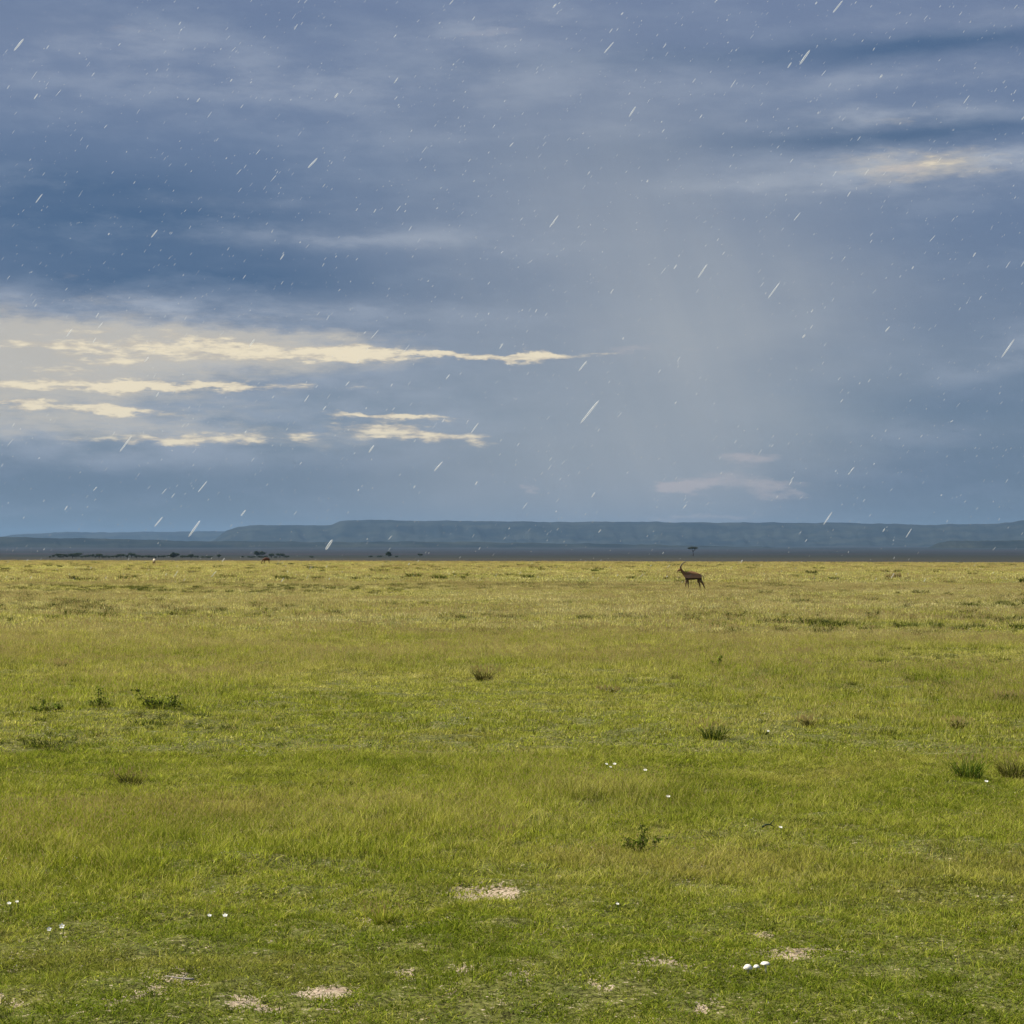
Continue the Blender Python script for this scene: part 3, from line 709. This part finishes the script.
M_HORN = principled('horn', lambda g: g.mix(g.rng(g.m('SINE', g.m('MULTIPLY', g.sep(g.new('ShaderNodeTexCoord').outputs['Object'])[2], 260)), -1, 1), (.030, .024, .020), (.07, .055, .045)), .6)
M_EYE = principled('eye', (.01, .008, .006), .15, .6)
M_TAIL = principled('tail_hair', (.03, .022, .016), .9)
def antelope(name, loc, rz, coat, legs, head, horn, scale=1.0, deep=1.0):
    """faces local -X. body 1.05 m chest to rump, 0.92 m at the withers.
    legs: list of (hip x, side y, [(x,z) joints down to the hoof]); head: 'up' or 'graze'"""
    root = empty(name, loc, rz, scale)
    V = []; E = []; R = []
    def add(p, r, prev=None):
        V.append(p); R.append(r); i = len(V) - 1
        if prev is not None: E.append((prev, i))
        return i
    pel = add((.30, 0, .71), (.16, .225))
    mid = add((.08, 0, .775), (.175 * deep, .27 * deep), pel)
    ribs = add((-.14, 0, .80), (.18 * deep, .30 * deep), mid)
    che = add((-.36, 0, .80), (.145, .26), ribs)
    rump = add((.50, 0, .685), (.135, .17), pel)
    if head == 'up':
        nk = [((-.47, 0, .87), (.085, .125)), ((-.56, 0, 1.0), (.068, .085)), ((-.63, 0, 1.10), (.062, .075))]
        hd = [((-.685, 0, 1.165), (.080, .098)), ((-.765, 0, 1.12), (.064, .078)), ((-.84, 0, 1.065), (.036, .044)), ((-.875, 0, 1.04), (.030, .034))]
    else:
        nk = [((-.49, 0, .70), (.085, .115)), ((-.60, 0, .53), (.068, .085)), ((-.66, 0, .38), (.062, .070))]
        hd = [((-.72, 0, .29), (.065, .078)), ((-.745, 0, .21), (.050, .060)), ((-.765, 0, .12), (.034, .040)), ((-.77, 0, .085), (.028, .032))]
    k = che
    for p, r in nk + hd: k = add(p, r, k)
    for (hx, sy, jt, fore) in legs:
        a = add((hx, sy * .065, .62 if fore else .66), (.062, .085) if fore else (.075, .11), che if fore else pel)
        rad = [(.060, .07), (.038, .038), (.026, .026), (.030, .032)] if fore else [(.075, .10), (.044, .05), (.029, .030), (.030, .032)]
        for (jx, jz), r in zip(jt, rad): a = add((jx, sy * .075, jz), r, a)
    skin_mesh('body', V, E, R, coat, root)
    hp = Vector(hd[0][0]); nd = (Vector(hd[1][0]) - hp).normalized(); up = Vector((nd.z, 0, -nd.x)); up = up if (up.z > 0 or head != 'up') else -up
    if head != 'up': up = Vector((-abs(nd.z), 0, .2)).normalized()
    for s in (-1, 1):
        bm = bmesh.new(); b0 = hp + up * .05 + Vector((0, s * .022, 0))
        L = horn; back = -nd
        if L > 0:
            pts = [b0, b0 + Vector((.03, s * .01, .12)) * L / .5, b0 + Vector((.10, s * .03, .24)) * L / .5, b0 + Vector((.22, s * .05, .33)) * L / .5, b0 + Vector((.36, s * .06, .37)) * L / .5]
            tube(bm, pts, [.038, .036, .030, .021, .008], 10); bm_obj('horn', bm, M_HORN, root)
        bm = bmesh.new(); e0 = hp + up * .02 + back * .02 + Vector((0, s * .045, 0)); ed = (back * .55 + up * .35 + Vector((0, s * .75, 0))).normalized()
        tube(bm, [e0, e0 + ed * .05, e0 + ed * .10, e0 + ed * .14], [.010, .026, .022, .003], 8)
        for v in bm.verts: pass
        bm_obj('ear', bm, coat, root)
        bm = bmesh.new(); bmesh.ops.create_uvsphere(bm, u_segments=10, v_segments=8, radius=.014)
        for v in bm.verts: v.co = v.co + Vector(hd[0][0]).lerp(Vector(hd[1][0]), .45) + Vector((0, s * .040, 0)) + up * .015
        bm_obj('eye', bm, M_EYE, root)
    bm = bmesh.new(); tube(bm, [(.55, 0, .80), (.60, 0, .74), (.615, 0, .64), (.61, 0, .53)], [.022, .016, .016, .006], 8); bm_obj('tail', bm, M_TAIL, root)
    return root
C_GAZ = coat_material('gazelle_coat', (.21, .11, .05), (.33, .19, .135), (.032, .020, .014), (.62, .55, .45), .83, .655, .57)
LEG_WALK = [(-.36, -1, [(-.38, .46), (-.40, .30), (-.44, .08), (-.455, .01)], True), (-.30, 1, [(-.27, .46), (-.26, .31), (-.235, .09), (-.245, .01)], True),
            (.42, -1, [(.44, .50), (.58, .34), (.67, .10), (.655, .01)], False), (.36, 1, [(.30, .50), (.40, .34), (.43, .09), (.415, .01)], False)]
LEG_STAND = [(-.34, -1, [(-.34, .46), (-.34, .30), (-.34, .08), (-.355, .01)], True), (-.32, 1, [(-.30, .46), (-.30, .31), (-.30, .09), (-.315, .01)], True),
             (.42, -1, [(.38, .50), (.47, .33), (.46, .09), (.445, .01)], False), (.40, 1, [(.34, .50), (.42, .34), (.41, .09), (.395, .01)], False)]
# the gazelle: body centre at column 691, 114 m away
gx = (692.6 - 512) / F * 114; gy = 114.0
a1 = antelope('gazelle', (gx, gy, float(gz(gx, gy)) - .01), 0, C_GAZ, LEG_WALK, 'up', .5)
tag(a1, 'dark brown gazelle with long swept horns, head up, walking left on the open plain', 'gazelle')
C_RUMP = coat_material('pale_rump_coat', (.60, .52, .42), (.55, .45, .34), (.20, .12, .07), (.65, .6, .5), .74, .55, .45)
a2x = (154.2 - 512) / F * 330
a2 = antelope('gazelle', (a2x, 330.0, float(gz(a2x, 330))), math.radians(-68), C_RUMP, LEG_STAND, 'graze', .0)
tag(a2, 'tiny pale rumped animal at the far left, seen from behind near the dark trees', 'antelope')
C_TOPI = coat_material('reddish_coat', (.085, .032, .018), (.09, .036, .020), (.06, .025, .015), (.08, .04, .025), .9, .6, .45)
a3x = (266.5 - 512) / F * 340
a3 = antelope('antelope', (a3x, 340.0, float(gz(a3x, 340))), 0, C_TOPI, LEG_STAND, 'graze', .0, 1.12)
tag(a3, 'tiny reddish brown antelope grazing on the brow, left of centre below distant trees', 'antelope')

# ------------------------------------------------------------------ distant trees
M_BARK = principled('bark', (.06, .045, .032), .95)
def leaf_mat(name, a, b):
    def col(g):
        oi = g.new('ShaderNodeNewGeometry').outputs['Random Per Island']; return g.mix(oi, a, b)
    return principled(name, col, .8, .1)
M_LEAF = leaf_mat('tree_leaves', (.040, .065, .045), (.08, .11, .06)); M_ACAC = leaf_mat('acacia_leaves', (.04, .055, .045), (.075, .09, .06))
def crown_mesh(name, blobs, n, ls, mat, parent, seed):
    rg = np.random.default_rng(seed); V = []; k = 0; per = n // len(blobs)
    for (cx, cy, cz, rx, ry, rz) in blobs:
        d = rg.normal(size=(per, 3)); d /= np.linalg.norm(d, axis=1)[:, None]
        c = np.array([cx, cy, cz]) + d * np.array([rx, ry, rz]) * (rg.random((per, 1)) ** .4) * (1 + .2 * rg.normal(size=(per, 1)))
        a = rg.normal(size=(per, 3)); a /= np.linalg.norm(a, axis=1)[:, None]; b = np.cross(a, rg.normal(size=(per, 3))); b /= np.linalg.norm(b, axis=1)[:, None]
        s = ls * (.5 + rg.random((per, 1)))
        V.append(np.stack([c - a * s, c + b * s * .6, c + a * s, c - b * s * .6], 1).reshape(-1, 3))
    V = np.concatenate(V); m_ = len(V) // 4
    return mesh_np(name, V, np.arange(m_ * 4).reshape(-1, 4), mat, parent, smooth=False)
def tree_bush(seed, w, h):
    rg = random.Random(seed); root = empty('distant_tree')
    bm = bmesh.new(); tube(bm, [(0, 0, -.3), (.05, 0, h * .3), (.1, .05, h * .6)], [.16, .13, .07], 7)
    for k in range(3):
        a = k * 2.1; tube(bm, [(.05, 0, h * .25), (math.cos(a) * w * .2, math.sin(a) * w * .2, h * .5), (math.cos(a) * w * .33, math.sin(a) * w * .33, h * .7)], [.09, .06, .03], 6)
    bm_obj('trunk', bm, M_BARK, root)
    bl = [((rg.random() - .5) * w * .7, (rg.random() - .5) * w * .5, h * (.35 + .4 * rg.random()), w * .26, w * .24, h * .22) for _ in range(7)]
    crown_mesh('crown', bl, 1400, .14 * h / 3, M_LEAF, root, seed); return root
def tree_acacia(loc, w, h, label):
    root = empty('acacia_tree', loc); tag(root, label, 'tree')
    bm = bmesh.new(); tube(bm, [(0, 0, -.5), (.15, 0, h * .25), (.05, .1, h * .5)], [.26, .19, .15], 8)
    for k in range(7):
        a = k * .9; tube(bm, [(.05, .1, h * .48), (math.cos(a) * w * .18, math.sin(a) * w * .16, h * .66), (math.cos(a) * w * .38, math.sin(a) * w * .36, h * .82)], [.11, .07, .03], 6)
    bm_obj('trunk', bm, M_BARK, root)
    rg = random.Random(3); bl = [(rg.uniform(-.34, .34) * w, rg.uniform(-.34, .34) * w, h * (.84 + .05 * rg.random()), w * .19, w * .19, h * .085) for _ in range(13)]
    bl.append((0, 0, h * .93, w * .3, w * .28, h * .06))
    crown_mesh('crown', bl, 5200, .17, M_ACAC, root, 5); return root
def far_place(px, d):
    x = (px - 512) / F * d; return (x, d, float(gz(x, d)))
tree_acacia(far_place(693, 1450), 7.4, 7.0, 'flat topped acacia standing alone on the far plain behind the gazelle')
PROT = [tree_bush(31, 3.4, 2.4), tree_bush(32, 4.2, 3.2), tree_bush(33, 2.6, 2.2), tree_bush(34, 3.8, 4.0)]
PLACED = []
def put_tree(k, px, d, s, label, group=None, sx=1.0):
    o = PROT[k] if k not in PLACED else copy_tree(PROT[k])
    PLACED.append(k); o.location = far_place(px, d); o.rotation_euler.z = random.random() * 6; o.scale = (s * sx, s * sx, s)
    tag(o, label, 'tree', group); return o
rt = random.Random(12)
for i in range(46):
    px = 50 + i * 3.55 + rt.uniform(-1.5, 1.5)
    put_tree(rt.choice([0, 1, 2, 0]), px, 1240 + rt.uniform(-30, 120), rt.uniform(.65, 1.05), 'dark bushy tree in the long low tree line at the far left', 'trees of the long tree line at the far left', 1.25)
put_tree(3, 173, 1230, 1.0, 'tallest rounded tree rising from the long tree line at the far left')
put_tree(1, 191, 1230, .9, 'round tree near the right end of the long tree line')
put_tree(1, 219, 1230, .85, 'small tree standing apart, just right of the long tree line')
put_tree(3, 257, 1500, 1.05, 'left and higher tree of a loose far group above the grazing antelope', sx=1.5)
put_tree(3, 262, 1540, 1.0, 'right and higher tree of a loose far group above the grazing antelope', sx=1.4)
put_tree(1, 271.5, 1260, 1.0, 'dark tree immediately right of and beyond the grazing antelope')
put_tree(1, 280, 1280, 1.0, 'rounded tree at the right end of the group beyond the grazing antelope', sx=1.3)
for i, px in enumerate((243, 249, 253, 260, 266, 276, 287)): put_tree(0, px, 1260 + rt.uniform(-15, 60), rt.uniform(.6, .9), 'low bushy tree in the row beyond the grazing antelope', 'low trees beyond the grazing antelope', 1.2)
put_tree(0, 312, 1270, .75, 'lone low tree between the two far tree groups', sx=1.5)
put_tree(3, 389, 1380, 1.05, 'tallest tree of the small far group left of the picture centre', sx=1.35)
put_tree(0, 371, 1330, .8, 'left end low tree of the small far group left of the centre', sx=1.2)
put_tree(0, 380, 1330, .8, 'low tree just left of the tallest one in the small far group', sx=1.3)
put_tree(0, 397, 1330, .7, 'low tree just right of the tallest one in the small far group', sx=1.0)
put_tree(1, 420, 1420, .75, 'faint single tree right of the small far group', sx=1.1)
for i, px in enumerate((402, 496, 870, 742, 560)): pass

# ------------------------------------------------------------------ rain
def build_rain():
    m, g, out = material('rain_water')
    p = g.new('ShaderNodeBsdfPrincipled'); p.inputs['Base Color'].default_value = (.75, .78, .8, 1); p.inputs['Roughness'].default_value = .25
    tr = g.new('ShaderNodeBsdfTransparent'); tl = g.new('ShaderNodeBsdfTranslucent'); tl.inputs[0].default_value = (.9, .93, .97, 1)
    a = g.new('ShaderNodeMixShader'); a.inputs[0].default_value = .5; g.l.new(p.outputs[0], a.inputs[1]); g.l.new(tl.outputs[0], a.inputs[2])
    b = g.new('ShaderNodeMixShader'); b.inputs[0].default_value = .36; g.l.new(tr.outputs[0], b.inputs[1]); g.l.new(a.outputs[0], b.inputs[2])
    g.l.new(b.outputs[0], out.inputs[0])
    rg = np.random.default_rng(77); n = 5200
    y = (rg.random(n) * (17 ** 3 - 1.5 ** 3) + 1.5 ** 3) ** (1 / 3)
    x = (rg.random(n) * 2 - 1) * y * .30; z = CAMZ + y * (-.015 + .36 * rg.random(n))
    few = np.arange(260); yy = 3 + 14 * rg.random(260)
    y[:16] = 1.15 + 1.1 * rg.random(16); x[:16] = (rg.random(16) * 2 - 1) * y[:16] * .27; z[:16] = CAMZ + y[:16] * (.01 + .27 * rg.random(16))
    fall = Vector((math.cos(math.radians(53)), 0, math.sin(math.radians(53)))); V = []; Fq = []
    ns = 6; lv = [(-.5, .15), (-.38, .8), (0, 1), (.38, .8), (.5, .15)]
    for i in range(n):
        L = .006 + .018 * rg.random() ** 1.5; r = .0005 + .0013 * rg.random() ** 2.5
        if y[i] < 4: r = min(r, .0011)
        if i < 16: L = .012 + .006 * rg.random(); r = .0005 + .0004 * rg.random()
        jit = (rg.random() - .5) * .3; d = Vector((fall.x, (rg.random() - .5) * .3, fall.z + jit)).normalized()
        u = Vector((-d.z, 0, d.x)); w = d.cross(u); c = Vector((x[i], y[i], z[i])); b0 = len(V)
        for t, k in lv:
            for q in range(ns):
                a_ = 2 * PI * q / ns; V.append(c + d * L * t + (u * math.cos(a_) + w * math.sin(a_)) * r * k)
        for e in range(len(lv) - 1):
            for q in range(ns): Fq.append((b0 + e * ns + q, b0 + e * ns + (q + 1) % ns, b0 + (e + 1) * ns + (q + 1) % ns, b0 + (e + 1) * ns + q))
    o = mesh_np('rain', np.array([tuple(v) for v in V]), np.array(Fq), m); tag(o, kind='stuff')
build_rain()
for o in list(bpy.data.objects):
    if '_r' in o: del o['_r']
sc.cycles.volume_bounces = 0
sc.cycles.max_bounces = 3; sc.cycles.transparent_max_bounces = 12
